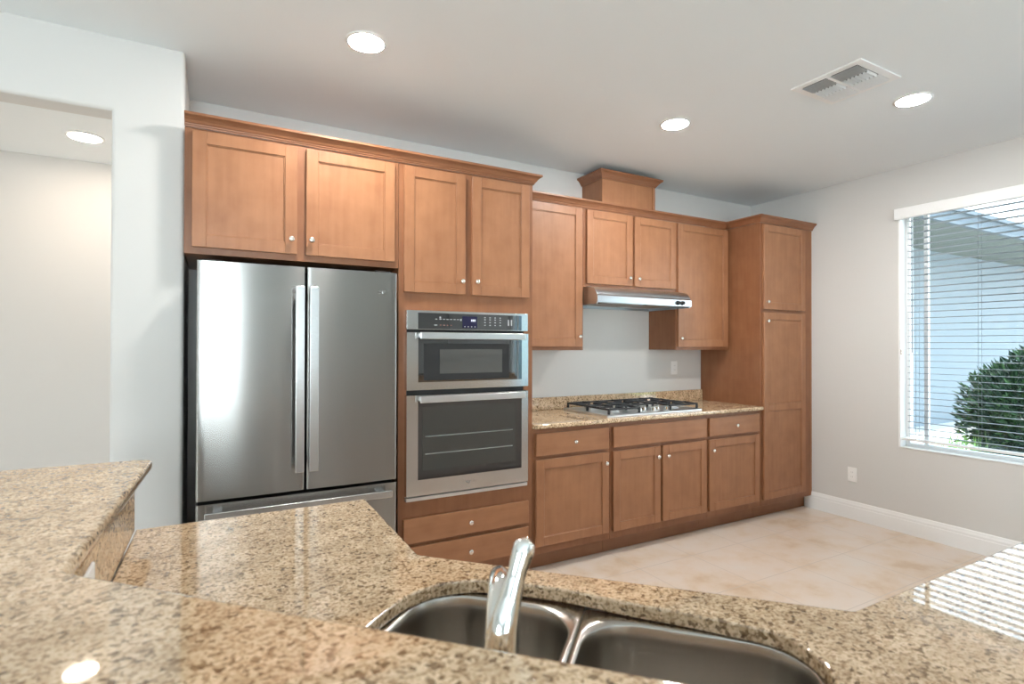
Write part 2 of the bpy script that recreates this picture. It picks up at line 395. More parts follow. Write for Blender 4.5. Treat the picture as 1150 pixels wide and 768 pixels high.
# ---------------------------------------------------------------- cabinets
def knob(x, y, z, parent):
    return MB().lathe([(.008, 0), (.0075, .003), (.0055, .006), (.0055, .014), (.012, .017), (.0145, .021), (.0135, .025), (.008, .028), (.001, .029)], (x, y, z), '-y', 20).build('knob', M['nickel'], parent, smooth=True)
def door(root, x0, x1, z0, z1, y, kx=None, kz=None, mid=None, name='door'):
    d = MB().shaker(x0, x1, z0, z1, y, mid=mid).build(name, M['wood'], root, bevel=.0015, seg=1)
    if kx is not None: knob(kx, y, kz, d)
    return d
def drawer(root, x0, x1, z0, z1, y, kn=True, name='drawer_front'):
    d = MB().box(x0, x1, y, y+.019, z0, z1).build(name, M['wood_h'], root, bevel=.003, seg=2)
    if kn: knob((x0+x1)/2, y, (z0+z1)/2, d)
    return d
def cabinet(name, x0, x1, z0, z1, y, label, cat='cabinet', group=None, toe=False, yb=YW):
    root = thing(name, ((x0+x1)/2, (y+yb)/2, 0 if toe else z0), label, cat, group)
    e = .0008
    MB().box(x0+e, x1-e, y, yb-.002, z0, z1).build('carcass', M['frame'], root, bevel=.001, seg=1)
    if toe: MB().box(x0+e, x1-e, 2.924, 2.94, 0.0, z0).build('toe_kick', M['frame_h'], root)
    return root
ZB = .112
wg, bgp = 'wall cabinets along the kitchen wall', 'base cabinets under the cooktop counter'
# over the refrigerator
c = cabinet('refrigerator_cabinet', -.118, .872, 1.812, 2.385, F, 'wide wooden cabinet with two doors hanging over the stainless refrigerator', 'cabinet', wg)
door(c, -.087, .358, 1.843, 2.370, D, .331, 1.913); door(c, .400, .847, 1.843, 2.370, D, .424, 1.916)
# oven tower
c = thing('oven_cabinet', (1.2935, 3.15, 0), 'tall wooden cabinet holding the built-in oven, doors above and two drawers below', 'cabinet')
e = .0008
mb = MB(); xa, xb = .873, 1.7142
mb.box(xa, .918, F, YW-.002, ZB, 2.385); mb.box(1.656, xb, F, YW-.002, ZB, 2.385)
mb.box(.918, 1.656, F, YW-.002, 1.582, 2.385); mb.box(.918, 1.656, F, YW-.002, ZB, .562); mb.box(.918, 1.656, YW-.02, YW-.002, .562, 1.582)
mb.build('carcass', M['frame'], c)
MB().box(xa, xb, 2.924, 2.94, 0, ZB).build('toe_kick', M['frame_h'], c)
door(c, .899, 1.258, 1.687, 2.370, D, 1.234, 1.760); door(c, 1.302, 1.6815, 1.687, 2.370, D, 1.326, 1.763)
drawer(c, .899, 1.6815, .3238, .4575, D); drawer(c, .899, 1.6815, .149, .3013, D)
# base run
c = cabinet('base_cabinet', 1.715, 2.317, ZB, .886, F, 'wooden base cabinet with one drawer and one door, beside the oven tower', 'cabinet', bgp, True)
drawer(c, 1.7346, 2.2986, .7183, .8572, D); door(c, 1.7346, 2.2986, .1623, .694, D, 2.266, .625)
c = cabinet('base_cabinet', 2.317, 3.235, ZB, .886, F, 'wide wooden base cabinet with two doors and a blank panel, below the gas cooktop', 'cabinet', bgp, True)
drawer(c, 2.3371, 3.2184, .7183, .8572, D, False, 'false_front'); door(c, 2.3371, 2.757, .1623, .694, D, 2.724, .622); door(c, 2.781, 3.2184, .1623, .694, D, 2.815, .622)
c = cabinet('base_cabinet', 3.235, 3.8525, ZB, .886, F, 'wooden base cabinet with one drawer and one door, beside the tall pantry', 'cabinet', bgp, True)
drawer(c, 3.2509, 3.821, .7183, .8572, D); door(c, 3.2509, 3.821, .1623, .694, D, 3.276, .617)
# uppers
c = cabinet('wall_cabinet', 1.715, 2.323, 1.366, 2.385, UF, 'single-door wooden wall cabinet between the oven tower and the range hood', 'cabinet', wg)
door(c, 1.735, 2.3007, 1.39, 2.3782, U, 2.271, 1.462)
c = cabinet('wall_cabinet', 2.323, 3.231, 1.822, 2.385, UF, 'short two-door wooden wall cabinet directly above the range hood', 'cabinet', wg)
door(c, 2.3455, 2.7683, 1.8466, 2.3782, U, 2.733, 1.905); door(c, 2.7906, 3.2172, 1.8466, 2.3782, U, 2.822, 1.905)
c = cabinet('wall_cabinet', 3.231, 3.8525, 1.366, 2.385, UF, 'single-door wooden wall cabinet between the range hood and the tall pantry', 'cabinet', wg)
door(c, 3.2456, 3.822, 1.39, 2.3782, U, 3.268, 1.457)
# pantry
c = cabinet('pantry_cabinet', 3.853, 4.516, ZB, 2.395, F, 'tall narrow wooden pantry cabinet in the corner by the right wall', 'cabinet', None, True)
door(c, 3.878, 4.418, 1.6955, 2.3831, D, 3.906, 1.755); door(c, 3.878, 4.418, .1623, 1.6694, D, 3.906, 1.60, mid=.90)
MB().box(4.516, XR-.001, F+.004, F+.022, ZB, 2.395).build('filler_strip', M['wood'], c)
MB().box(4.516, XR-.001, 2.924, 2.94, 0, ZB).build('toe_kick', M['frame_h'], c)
# crowns
def cprof(z, s=1.0): return [(o*s, z+h*s) for o, h in [(0, 0), (.008, 0), (.009, .006), (.013, .008), (.014, .014), (.018, .016), (.024, .026), (.034, .036), (.041, .040), (.046, .044), (.046, .055), (0, .055)]]
tag(MB().sweep(cprof(2.3855), [(-.118, F), (1.7142, F), (1.7142, YW-.002)], out=1).build('crown_moulding', M['crown']), 'long dark crown moulding topping the refrigerator and oven cabinets', 'moulding', 'crown mouldings on the cabinets')
tag(MB().sweep(cprof(2.3855), [(1.7612, UF), (3.806, UF)], out=1).build('crown_moulding', M['crown']), 'lower crown moulding running along the wall cabinets above the hood', 'moulding', 'crown mouldings on the cabinets')
tag(MB().sweep(cprof(2.3955), [(3.853, YW-.002), (3.853, F), (4.536, F)], out=1).build('crown_moulding', M['crown']), 'short crown moulding wrapping the top of the corner pantry', 'moulding', 'crown mouldings on the cabinets')
# hood duct box
c = thing('duct_cover', (2.795, 3.33, 2.386), 'wooden duct box with its own crown, standing on the cabinets near the ceiling', 'duct cover')
MB().box(2.535, 3.055, 3.205, YW-.002, 2.386, 2.655).build('box_panel', M['wood'], c, bevel=.001, seg=1)
MB().box(3.03, 3.056, 3.199, 3.205, 2.386, 2.655).build('corner_stile', M['wood'], c)
MB().sweep(cprof(2.646, 1.05), [(2.535, YW-.002), (2.535, 3.205), (3.055, 3.205), (3.055, YW-.002)], out=-1 if False else 1).build('crown', M['crown'], c)

# ---------------------------------------------------------------- kitchen counter, splash
tag(slab('countertop', rounded([(1.716, 2.815), (3.8515, 2.815), (3.8515, YW-.003), (1.716, YW-.003)], [.004, .004, 0, 0], 2), [], .8865, .9145, M['granite'], bev=.006), 'beige granite countertop carrying the gas cooktop', 'countertop')
tag(MB().box(1.716, 3.8515, YW-.026, YW-.003, .915, 1.009).build('backsplash', M['granite'], bevel=.003), 'low granite backsplash strip against the wall behind the cooktop', 'backsplash')

# ---------------------------------------------------------------- cooktop
ct = thing('gas_cooktop', (2.76, 3.12, .915), 'five-burner stainless gas cooktop with black cast-iron grates', 'cooktop')
cx0, cx1, cy0, cy1 = 2.31, 3.205, 2.862, 3.385
mb = MB(); mb.prism([(cy0, .915), (cy0, .928), (cy0+.012, .932), (cy1-.012, .932), (cy1, .928), (cy1, .915)], 'x', cx0, cx1)
mb.build('cooktop_tray', M['steel_light'], ct, bevel=.003)
burn = [(2.475, 3.00, .038), (2.475, 3.25, .045), (2.757, 3.225, .055), (3.04, 3.00, .045), (3.04, 3.25, .038)]
for x, y, r in burn:
    b = MB().lathe([(r*1.15, 0), (r*1.1, .008), (r*.9, .010), (r*.85, .016)], (x, y, .932), 'z').build('burner_base', M['steel_light'], ct, smooth=False)
    MB().lathe([(r*.8, 0), (r*.86, .002), (r*.86, .007), (r*.7, .010), (.001, .011)], (x, y, .948), 'z').build('burner_cap', M['iron'], b, smooth=False)
def grate(x0, x1, y0, y1, cs):
    mb = MB(); t = .006; zt = .972
    for y in (y0, y1): mb.box(x0, x1, y-t, y+t, zt-.012, zt)
    for x in (x0+t, x1-t): mb.box(x-t, x+t, y0, y1, zt-.012, zt)
    for x in (x0+t, x1-t):
        for y in (y0, (y0+y1)/2, y1): mb.box(x-.007, x+.007, y-.007, y+.007, .9325, zt-.01)
    if len(cs) > 1: ym = (y0+y1)/2; mb.box(x0, x1, ym-t, ym+t, zt-.012, zt)
    for (cx, cy, r) in cs:
        ya, yb = (y0, y1) if len(cs) == 1 else ((y0, (y0+y1)/2) if cy < (y0+y1)/2 else ((y0+y1)/2, y1))
        mb.box(cx-t*.8, cx+t*.8, ya, cy-.02, zt-.010, zt+.003); mb.box(cx-t*.8, cx+t*.8, cy+.02, yb, zt-.010, zt+.003)
        mb.box(x0, cx-.02, cy-t*.8, cy+t*.8, zt-.010, zt+.003); mb.box(cx+.02, x1, cy-t*.8, cy+t*.8, zt-.010, zt+.003)
    return mb.build('grate', M['iron'], ct, bevel=.0015, seg=1)
grate(2.335, 2.615, 2.885, 3.365, burn[:2]); grate(2.622, 2.892, 3.045, 3.365, burn[2:3]); grate(2.90, 3.18, 2.885, 3.365, burn[3:])
for x, y in [(2.63, 2.905), (2.695, 2.935), (2.757, 2.905), (2.82, 2.935), (2.885, 2.905)]:
    k = MB().lathe([(.022, 0), (.022, .004), (.017, .007), (.016, .026), (.014, .029), (.001, .0295)], (x, y, .932), 'z', 20).build('control_knob', M['chrome'], ct, smooth=False)
    MB().box(x-.003, x+.003, y-.015, y+.015, .9605, .966).build('knob_grip', M['chrome'], k, bevel=.001)

# ---------------------------------------------------------------- range hood
hd = thing('range_hood', (2.777, 3.2, 1.68), 'stainless under-cabinet range hood with curved front and two black knobs', 'range hood')
prof = [(YW-.003, 1.820), (3.10, 1.820)]
for k in range(9):
    a = math.radians(90-80*k/8); prof.append((3.10-.105*math.cos(a), 1.745+.072*math.sin(a)-.0))
prof += [(2.985, 1.748), (2.985, 1.698), (3.0, 1.698), (3.0, 1.715), (YW-.003, 1.715)]
mb = MB(); mb.prism(prof, 'x', 2.3245, 3.2295)
mb.box(2.3245, 2.336, 2.999, YW-.003, 1.690, 1.7155); mb.box(3.218, 3.2295, 2.999, YW-.003, 1.690, 1.7155); mb.box(2.336, 3.218, YW-.02, YW-.003, 1.690, 1.7155)
mb.build('hood_shell', brushed('hood_steel', (.54, .57, .60), .28, .5), hd, bevel=.002, seg=1)
M['filter'] = mat('mesh_filter_aluminium', (.24, .20, .165), .5, .3)
for (a, b) in [(2.43, 2.80), (2.83, 3.13)]:
    f = MB().box(a, b, 3.04, 3.36, 1.703, 1.7145).build('grease_filter', M['filter'], hd, bevel=.002, seg=1)
    mb = MB()
    for y in (3.04, 3.352): mb.box(a, b, y, y+.008, 1.6995, 1.703)
    for x in (a, b-.008): mb.box(x, x+.008, 3.04, 3.36, 1.6995, 1.703)
    mb.build('filter_frame', M['steel_light'], f)
for x in (3.082, 3.128):
    MB().lathe([(.017, 0), (.017, .004), (.013, .006), (.012, .02), (.001, .021)], (x, 2.985, 1.724), '-y', 20).build('control_knob', M['black'], hd)

# ---------------------------------------------------------------- refrigerator
fr = thing('refrigerator', (.387, 3.1, 0), 'stainless french-door refrigerator with bottom freezer drawer', 'refrigerator')
RY = 2.762
MB().box(-.058, .833, 2.832, 3.43, .03, 1.755).build('body', M['black'], fr, bevel=.004)
MB().box(-.05, .825, 2.85, 3.40, 0, .03).build('base_grille', M['black'], fr)
def fdoor(x0, x1, z0, z1, name):
    # gently bowed face
    n = 14; pts = [(x1, RY+.062), (x0, RY+.062)]; bow = .004
    r = .009
    for k in range(n+1):
        t = k/n; x = x0+(x1-x0)*t; edge = min(t, 1-t)*(x1-x0)
        y = RY-bow*(1-(2*t-1)**2)+ (0 if edge > r else (r-math.sqrt(max(0, r*r-(r-edge)**2))))
        pts.append((x, y))
    # finer corner arcs
    L = []
    for k in range(7):
        a = math.radians(90*k/6); L.append((x0+r-r*math.cos(a), RY+r-r*math.sin(a)))
    m_ = [(x0+(x1-x0)*k/12, RY-bow*(1-(2*k/12-1)**2)) for k in range(1, 12)]
    R = [(x1-(p[0]-x0), p[1]) for p in L[::-1]]
    mb = MB(); mb.prism(L+m_+R+[(x1, RY+.062), (x0, RY+.062)], 'z', z0, z1)
    o = mb.build(name, M['steel'], fr)
    for p in o.data.polygons: p.use_smooth = abs(p.normal.z) < .5
    es = o.modifiers.new('split', 'EDGE_SPLIT'); es.split_angle = math.radians(40)
    return o
dl = fdoor(-.0648, .3872, .7043, 1.7733, 'door'); dr = fdoor(.3952, .8392, .7043, 1.7733, 'door')
dz = fdoor(-.0648, .8392, .06, .688, 'freezer_drawer')
hm = mat('handle_steel', (.58, .585, .585), .27, 1)
for par, xa, xb in ((dl, .337, .377), (dr, .399, .441)):
    h = MB().box(xa, xb, 2.694, 2.710, .80, 1.676).build('handle', hm, par, bevel=.004)
    # posts belong to the handle mesh's door
    for z in (.845, 1.63): MB().box(xa+.008, xb-.008, 2.709, RY+.002, z-.02, z+.02).build('handle_post', hm, par, bevel=.002, seg=1)
MB().box(-.031, .80, 2.694, 2.710, .628, .664).build('handle', hm, dz, bevel=.004)
for x in (.02, .75): MB().box(x-.02, x+.02, 2.709, RY+.002, .634, .658).build('handle_post', hm, dz, bevel=.002, seg=1)
lg = MB().lathe([(.0135, 0), (.0135, .0012), (.012, .0016)], (.772, RY-.0025, 1.673), '-y', 24).build('logo_badge', M['steel'], dr)
mb = MB(); mb.box(.735, .757, RY-.0035, RY-.002, 1.671, 1.675); mb.build('logo_mark', M['logo'], dr)
for x in (.0, .775): MB().box(x-.04, x+.04, 2.80, 2.90, 1.755, 1.785).build('hinge_cover', M['black'], fr, bevel=.004)

# ---------------------------------------------------------------- built-in oven with microwave
ov = thing('built_in_oven', (1.287, 3.1, .554), 'built-in stainless microwave and oven combination with black glass doors', 'oven')
V = 2.814; ox0, ox1 = .9092, 1.6651
MB().box(.922, 1.652, V+.04, 3.40, .566, 1.578).build('oven_body', M['black'], ov)
gx0, gx1 = .973, 1.620
# control panel
cp = MB().box(ox0, ox1, V+.004, V+.045, 1.4838, 1.589).build('control_panel', M['oven_steel'], ov, bevel=.002)
MB().box(gx0, gx1, V+.001, V+.006, 1.488, 1.576).build('control_glass', M['blackglass'], cp, bevel=.001, seg=1)
MB().box(1.233, 1.325, V-.0002, V+.0015, 1.497, 1.563).build('display', M['display'], cp)
mb = MB()
for x in (1.287, 1.297, 1.307): mb.box(x, x+.006, V-.0008, V, 1.534, 1.546)
mb.build('display_digits', M['digit'], cp)
marks = [(1.07, 1.082, 1.541, 1.545), (1.065, 1.082, 1.508, 1.512), (1.219, 1.228, 1.536, 1.548), (1.0955, 1.1035, 1.548, 1.557)]
marks += [(1.095+k*.021, 1.107+k*.021, 1.541, 1.545) for k in range(6)]
for z in (1.512, 1.528, 1.544, 1.556): marks += [(1.37+k*.033, 1.379+k*.033, z, z+.005) for k in range(4)]
marks += [(1.525+k*.02, 1.533+k*.02, 1.515, 1.55) for k in range(2)]
for a, b, z0, z1 in marks: MB().box(a, b, V-.0004, V+.0012, z0, z1).build('button_mark', M['mark'], cp)
for k in range(4): MB().box(1.245+k*.021, 1.251+k*.021, V-.0009, V-.0002, 1.502, 1.507).build('button_mark', M['mark'], cp)
for k in range(4): MB().box(1.097+k*.021, 1.105+k*.021, V-.0004, V+.0012, 1.508, 1.512).build('button_mark', M['markred'], cp)
def frame_door(z0, z1, gz0, gz1, name):
    mb = MB()
    mb.box(ox0, gx0, V, V+.035, z0, z1); mb.box(gx1, ox1, V, V+.035, z0, z1)
    mb.box(gx0, gx1, V, V+.035, z0, gz0); mb.box(gx0, gx1, V, V+.035, gz1, z1)
    mb.box(gx0, gx1, V+.015, V+.035, gz0, gz1)
    d = mb.build(name, M['oven_steel'], ov)
    MB().box(gx0+.0005, gx1-.0005, V+.002, V+.016, gz0+.0005, gz1-.0005).build('door_glass', M['blackglass'], d)
    return d
md = frame_door(1.1547, 1.4682, 1.197, 1.448, 'microwave_door')
MB().box(1.005, 1.535, V+.0012, V+.0025, 1.206, 1.408).build('dark_border', M['black'], md)
M['micro_tint'] = mat('microwave_window_mesh', (.10, .098, .092), .12)
MB().box(1.098, 1.487, V+.0003, V+.0016, 1.242, 1.376).build('viewing_window', M['micro_tint'], md)
od = frame_door(.5812, 1.1268, .668, 1.095, 'oven_door')
ow = MB().box(1.000, 1.578, V+.0008, V+.0025, .715, 1.060).build('viewing_window', M['window_tint'], od)
mb = MB()
for z in (.90, .805): mb.box(1.015, 1.56, V+.0002, V+.0012, z-.003, z+.003)
mb.build('oven_rack', M['rack'], od)
for d, z in ((md, 1.452), (od, 1.108)):
    h = MB().box(gx0-.002, gx1+.002, 2.766, 2.782, z-.020, z+.017).build('handle', M['steel_light'], d, bevel=.004)
    for x in (gx0+.02, gx1-.02): MB().box(x-.014, x+.014, 2.781, V+.001, z-.012, z+.010).build('handle_post', M['steel_light'], d)
MB().box(ox0, ox1, V+.006, V+.045, .554, .5745).build('bottom_trim', M['steel_light'], ov, bevel=.002)
# badge: loop with a check stroke and faint letters
mb = MB(); zc = .626; xc = 1.275
ring = [(xc+.012*math.cos(a)-.004, V-.0006, zc+.007*math.sin(a)) for a in [math.radians(d) for d in range(20, 341, 20)]]
mb.tube(ring, .0010, 6)
mb.tube([(xc-.022, V-.0006, zc+.008), (xc-.008, V-.0006, zc-.004), (xc+.0, V-.0006, zc-.010), (xc+.006, V-.0006, zc+.002), (xc+.014, V-.0006, zc+.005)], [.001, .003, .003, .0022, .0008], 6)
for k in range(4): mb.box(xc+.018+k*.008, xc+.0195+k*.008, V-.0006, V+.0005, zc-.004, zc+.010-(k % 2)*.006)
mb.build('logo_badge', M['logo'], od)

# ---------------------------------------------------------------- outlets
def outlet(loc, n, label, decora=True):
    """plate on a surface; n = outward normal axis ('-y', '-x', 'x')"""
    o = thing('outlet', loc, label, 'outlet', 'white wall plates')
    x, y, z = loc
    def bx(m, u0, u1, v0, v1, d0, d1):
        if n == '-y': m.box(x+u0, x+u1, y-d1, y-d0, z+v0, z+v1)
        elif n == '-x': m.box(x-d1, x-d0, y+u0, y+u1, z+v0, z+v1)
        else: m.box(x+d0, x+d1, y+u0, y+u1, z+v0, z+v1)
        return m
    bx(MB(), -.036, .036, -.058, .058, .0005, .006).build('cover_plate', M['plastic'], o, bevel=.003)
    if decora:
        bx(MB(), -.0175, .0175, -.034, .034, .0055, .008).build('insert', M['plastic'], o, bevel=.001, seg=1)
        for v in (-.018, .018):
            for u in (-.006, .006): bx(MB(), u-.001, u+.001, v-.004, v+.005, .0076, .0084).build('slot', M['slot'], o)
    return o
outlet((3.525, YW, 1.207), '-y', 'white outlet on the wall between cooktop and pantry, under the cabinets')
outlet((XR, 2.513, .36), '-x', 'white outlet low on the right wall above the baseboard')

# ---------------------------------------------------------------- ceiling fixtures
def downlight(x, y, z, warm, label):
    o = thing('ceiling_light', (x, y, z), label, 'ceiling light', 'recessed ceiling lights')
    MB().lathe([(.0755, .0), (.090, .0), (.091, .002), (.088, .0045), (.080, .006), (.0755, .0055)], (x, y, z), '-z', 40, cap=False).build('trim_ring', M['trim'], o, smooth=True)
    MB().lathe([(.0756, .001), (.0756, .0062), (.070, .0072), (.001, .0075)], (x, y, z), '-z', 40).build('diffuser', M['lamp_warm' if warm else 'lamp'], o)
downlight(.59, 2.417, ZC, False, 'round recessed ceiling light above the refrigerator')
downlight(2.45, 2.395, ZC, False, 'round recessed ceiling light near the wooden duct box')
downlight(3.34, 1.525, ZC, False, 'round recessed ceiling light beside the air vent')
downlight(-.628, 3.767, 2.55, True, 'warm recessed ceiling light in the hall beyond the left opening')
va = thing('air_vent', (2.822, 1.597, ZC), 'square white ceiling air vent with three rows of louvres', 'air vent')
vx0, vx1, vy0, vy1 = 2.645, 3.0, 1.422, 1.772
mb = MB(); zz = ZC
mb.prism([(vx0, vy0), (vx1, vy0), (vx1, vy0+.035), (vx0, vy0+.035)], 'z', zz-.007, zz); mb.prism([(vx0, vy1-.035), (vx1, vy1-.035), (vx1, vy1), (vx0, vy1)], 'z', zz-.007, zz)
mb.box(vx0, vx0+.035, vy0+.035, vy1-.035, zz-.007, zz); mb.box(vx1-.035, vx1, vy0+.035, vy1-.035, zz-.007, zz)
ym = (vy0+vy1)/2; mb.box(vx0+.035, vx1-.035, ym-.008, ym+.008, zz-.010, zz-.001)
mb.build('frame', M['trim'], va)
MB().box(vx0+.03, vx1-.03, vy0+.03, vy1-.03, zz-.002, zz-.0005).build('duct_opening', M['darkplastic'], va)
ix0, ix1 = vx0+.036, vx1-.036; third = (ix1-ix0)/3
def louvre(x, y0, y1, tilt):
    mb = MB(); h = .011; s = tilt*.008
    mb.prism([(x, zz-.003), (x+.0012, zz-.003), (x+s+.0012, zz-.003-h), (x+s, zz-.003-h)], 'y', y0, y1); return mb
for (ya, yb) in ((vy0+.036, ym-.009), (ym+.009, vy1-.036)):
    mb = MB()
    for k in range(7):
        x = ix0+.004+k*third/7; h, s = .011, .010
        mb.prism([(x+.009, zz-.003), (x+.0102, zz-.003), (x+.0012, zz-.003-h), (x, zz-.003-h)], 'y', ya, yb)
    mb.build('louvre_row', M['trim'], va)
    mb = MB()
    for k in range(7):
        y = ya+.006+k*(yb-ya)/7
        mb.prism([(y, zz-.003), (y+.0012, zz-.003), (y+.0048, zz-.016), (y+.0036, zz-.016)], 'x', ix0+third+.004, ix0+2*third-.004)
    mb.build('louvre_row', M['trim'], va)
    mb = MB()
    for k in range(7):
        x = ix0+2*third+.010+k*third/7.4
        mb.prism([(x-.0035, zz-.002), (x-.0023, zz-.002), (x+.0012, zz-.016), (x, zz-.016)], 'y', ya, yb)
    mb.build('louvre_row', M['trim'], va)

# ---------------------------------------------------------------- window blind
bl = thing('window_blind', (XR, 1.26, .68), 'white horizontal blind with open slats in the right wall window', 'blind')
MB().box(XR-.040, XR-.002, W0-.01, 2.186, 2.352, 2.432).build('valence', M['vinyl'], bl, bevel=.004)
mb = MB(); z = 2.335; xs0, xs1 = XR+.012, XR+.062
while z > .735:
    for k in range(4):
        a, b = k/4, (k+1)/4
        fz = lambda t: z+.0018*(1-(2*t-1)**2)-.002*(t-.5)
        y0, y1 = W0+.05, W1-.056
        xA, xB = xs0+(xs1-xs0)*a, xs0+(xs1-xs0)*b
        vs = [mb.b.verts.new(p) for p in [(xA, y0, fz(a)), (xB, y0, fz(b)), (xB, y1, fz(b)), (xA, y1, fz(a)), (xA, y0, fz(a)+.002), (xB, y0, fz(b)+.002), (xB, y1, fz(b)+.002), (xA, y1, fz(a)+.002)]]
        for i in [(0,3,2,1),(4,5,6,7),(0,1,5,4),(1,2,6,5),(2,3,7,6),(3,0,4,7)]: mb.b.faces.new([vs[j] for j in i])
    z -= .0455
mb.build('slats', M['slat'], bl)
MB().box(XR+.010, XR+.064, W0+.012, W1-.012, .694, .710).build('bottom_rail', M['vinyl'], bl, bevel=.003)
for y in (2.065, 1.69, 1.20, .62):
    m = MB()
    for x in (xs0-.001, xs1+.001): m.tube([(x, y, 2.36), (x, y, .70)], .0011, 6)
    m.build('ladder_cord', M['darkplastic'] if False else M['slat'], bl)
MB().tube([(XR+.004, 2.085, 2.36), (XR+.004, 2.085, 1.35)], .004, 8).build('tilt_wand', M['slat'], bl)
MB().box(XR-.002, XR+.010, 2.150, 2.160, 1.335, 1.375).build('cord_cleat', M['nickel'], bl, bevel=.002)

# ---------------------------------------------------------------- peninsula: lower counter, raised bar, sink, faucet
S = Vector((.693, -.721)); Nn = Vector((.721, .693))
def sn(s, n): p = S*s+Nn*n; return (p.x, p.y)
cut = [(-.516, .72), (-.516, .83), (-.508, .925), (-.488, .977), (-.4565, 1.018), (-.39, 1.052), (-.30, 1.062), (-.2085, 1.060), (-.10, 1.045), (.0, 1.036), (.0986, 1.022), (.166, 1.004), (.205, .95), (.215, .88), (.215, .75), (.198, .69), (.14, .66), (.0, .655), (-.2, .655), (-.43, .655), (-.495, .675)]
cutp = [sn(*q) for q in catmull(cut, 4)]
outl = [(-.175, 1.722), (-.185, 1.0), sn(-.815+.0, .565), (.815, -.03), (3.2, -.03), (3.2, .568), (1.03, .568), (.418, 1.205), (.423, 1.722)]
outl = [(-.176, 1.722), (-.184, .985), (.815, -.045), (3.2, -.045), (3.2, .568), (1.03, .568), (.418, 1.205), (.423, 1.722)]
outl = rounded(outl, [.004, 0, 0, 0, .01, .02, .02, .012], 4)
tag(slab('countertop', outl, [cutp], .886, .914, M['granite'], bev=.005), 'lower granite peninsula counter with the sink cut into its angled corner', 'countertop')
barin = [(-.152, 1.868), (-.184, 1.0)]
barp = [(-.150, 1.872), (-.186, 1.003), (.835, -.06), (3.2, -.06), (3.2, -.48), (.66, -.48), (-.605, .80), (-.57, 1.886)]
tag(slab('bar_countertop', rounded(barp, [.025, .02, .02, .02, .02, .05, .05, .03], 4), [], 1.040, 1.070, M['granite'], bev=.009), 'raised granite bar top in the foreground, bent at an angle', 'bar top')
def strip(pts, t, z0, z1, out):
    mb = MB(); mb.sweep([(0, z0), (t, z0), (t, z1), (0, z1)], pts, out=out); return mb
path = [(-.177, 1.712), (-.185, .987), (.814, -.047), (3.2, -.047)]
tag(strip(path, .02, .9136, 1.0395, 1).build('bar_backsplash', M['granite']), 'granite upstand between the lower counter and the raised bar', 'backsplash')
p2 = [(-.1985, 1.712), (-.2065, .978), (.805, -.069), (3.2, -.069)]
struct(strip(p2, .12, 0, 1.0395, 1).build('wall_bar', M['wall']))
outlet((-.1775+.0003, 1.098, .978), 'x', 'white outlet on the granite upstand, half hidden by the raised bar')
M['pale'] = mat('pale_cabinet_paint', (.52, .50, .475), .45)
pc = thing('peninsula_cabinet', (.8, .4, 0), 'pale painted cabinet run under the lower peninsula counter', 'cabinet')
strip([(.385, 1.70), (.383, 1.19), (1.016, .533), (3.18, .533)], .02, .10, .885, 1).build('cabinet_front', M['pale'], pc)
strip([(.31, 1.68), (.308, 1.16), (.985, .458), (3.18, .458)], .018, 0, .10, 1).build('toe_kick', M['pale'], pc)
MB().box(-.17, .384, 1.69, 1.708, 0, .885).build('end_panel', M['pale'], pc)
# sink
sk = thing('sink', (*sn(-.15, .85), .66), 'undermount double-bowl stainless sink set in the angled granite corner', 'sink')
def bowl(s0, s1, n0, n1, depth, ext):
    mb = MB(); rings = []
    def loop(ds, z, rad, e=None):
        a0, a1, b0, b1 = s0+ds, s1-ds, n0+ds, n1-ds
        if e: a0 -= e[0]; a1 += e[1]; b0 -= e[2]; b1 += e[3]
        pts = rounded([(a0, b0), (a1, b0), (a1, b1), (a0, b1)], .012 if e else rad, 8)
        return [mb.b.verts.new((*sn(*q), z)) for q in pts]
    zt = .8845
    spec = [loop(0, zt, .095, ext), loop(0, zt, .095), loop(.003, zt-.004, .092), loop(.006, zt-.03, .09)]
    spec += [loop(.012, zt-depth+.04, .085), loop(.02, zt-depth+.015, .08), loop(.04, zt-depth+.002, .07), loop(.10, zt-depth-.002, .04)]
    for A, B in zip(spec, spec[1:]):
        for k in range(len(A)): mb.b.faces.new((A[k], A[(k+1) % len(A)], B[(k+1) % len(B)], B[k]))
    mb.b.faces.new(spec[-1])
    o = mb.build('bowl', M['sink'], sk, smooth=True)
    m = o.modifiers.new('thick', 'SOLIDIFY'); m.thickness = .0012; m.offset = -1
    c = sn((s0+s1)/2, (n0+n1)/2)
    MB().lathe([(.045, 0), (.045, .002), (.036, .003), (.030, .0005), (.001, .0004)], (*c, zt-depth-.001), 'z', 28).build('drain', M['chrome'], o)
bowl(-.505, -.188, .672, 1.040, .20, (.02, .0105, .02, .028))
bowl(-.166, .208, .672, 1.028, .20, (.0105, .02, .02, .028))
# faucet
fx, fy = .300, .566
fa = thing('faucet', (fx, fy, .914), 'polished chrome single-lever kitchen faucet in front of the sink', 'faucet')
MB().lathe([(.034, 0), (.034, .006), (.029, .012), (.027, .02), (.0255, .07), (.0252, .09), (.0235, .112), (.019, .124), (.010, .130), (.001, .131)], (fx, fy, .914), 'z', 28).build('body', M['chrome'], fa, smooth=True)
def smooth_path(P, n=6):
    P = [Vector(p) for p in P]; P = [2*P[0]-P[1]]+P+[2*P[-1]-P[-2]]; out = []
    for i in range(1, len(P)-2):
        for j in range(n):
            t = j/n; p0, p1, p2, p3 = P[i-1:i+3]
            out.append(.5*((2*p1)+(p2-p0)*t+(2*p0-5*p1+4*p2-p3)*t*t+(3*p1-p0-3*p2+p3)*t**3))
    out.append(P[-2]); return out
def lerp_r(R, n):
    out = []
    for a, b in zip(R, R[1:]):
        for j in range(n): out.append(a+(b-a)*j/n)
    return out+[R[-1]]
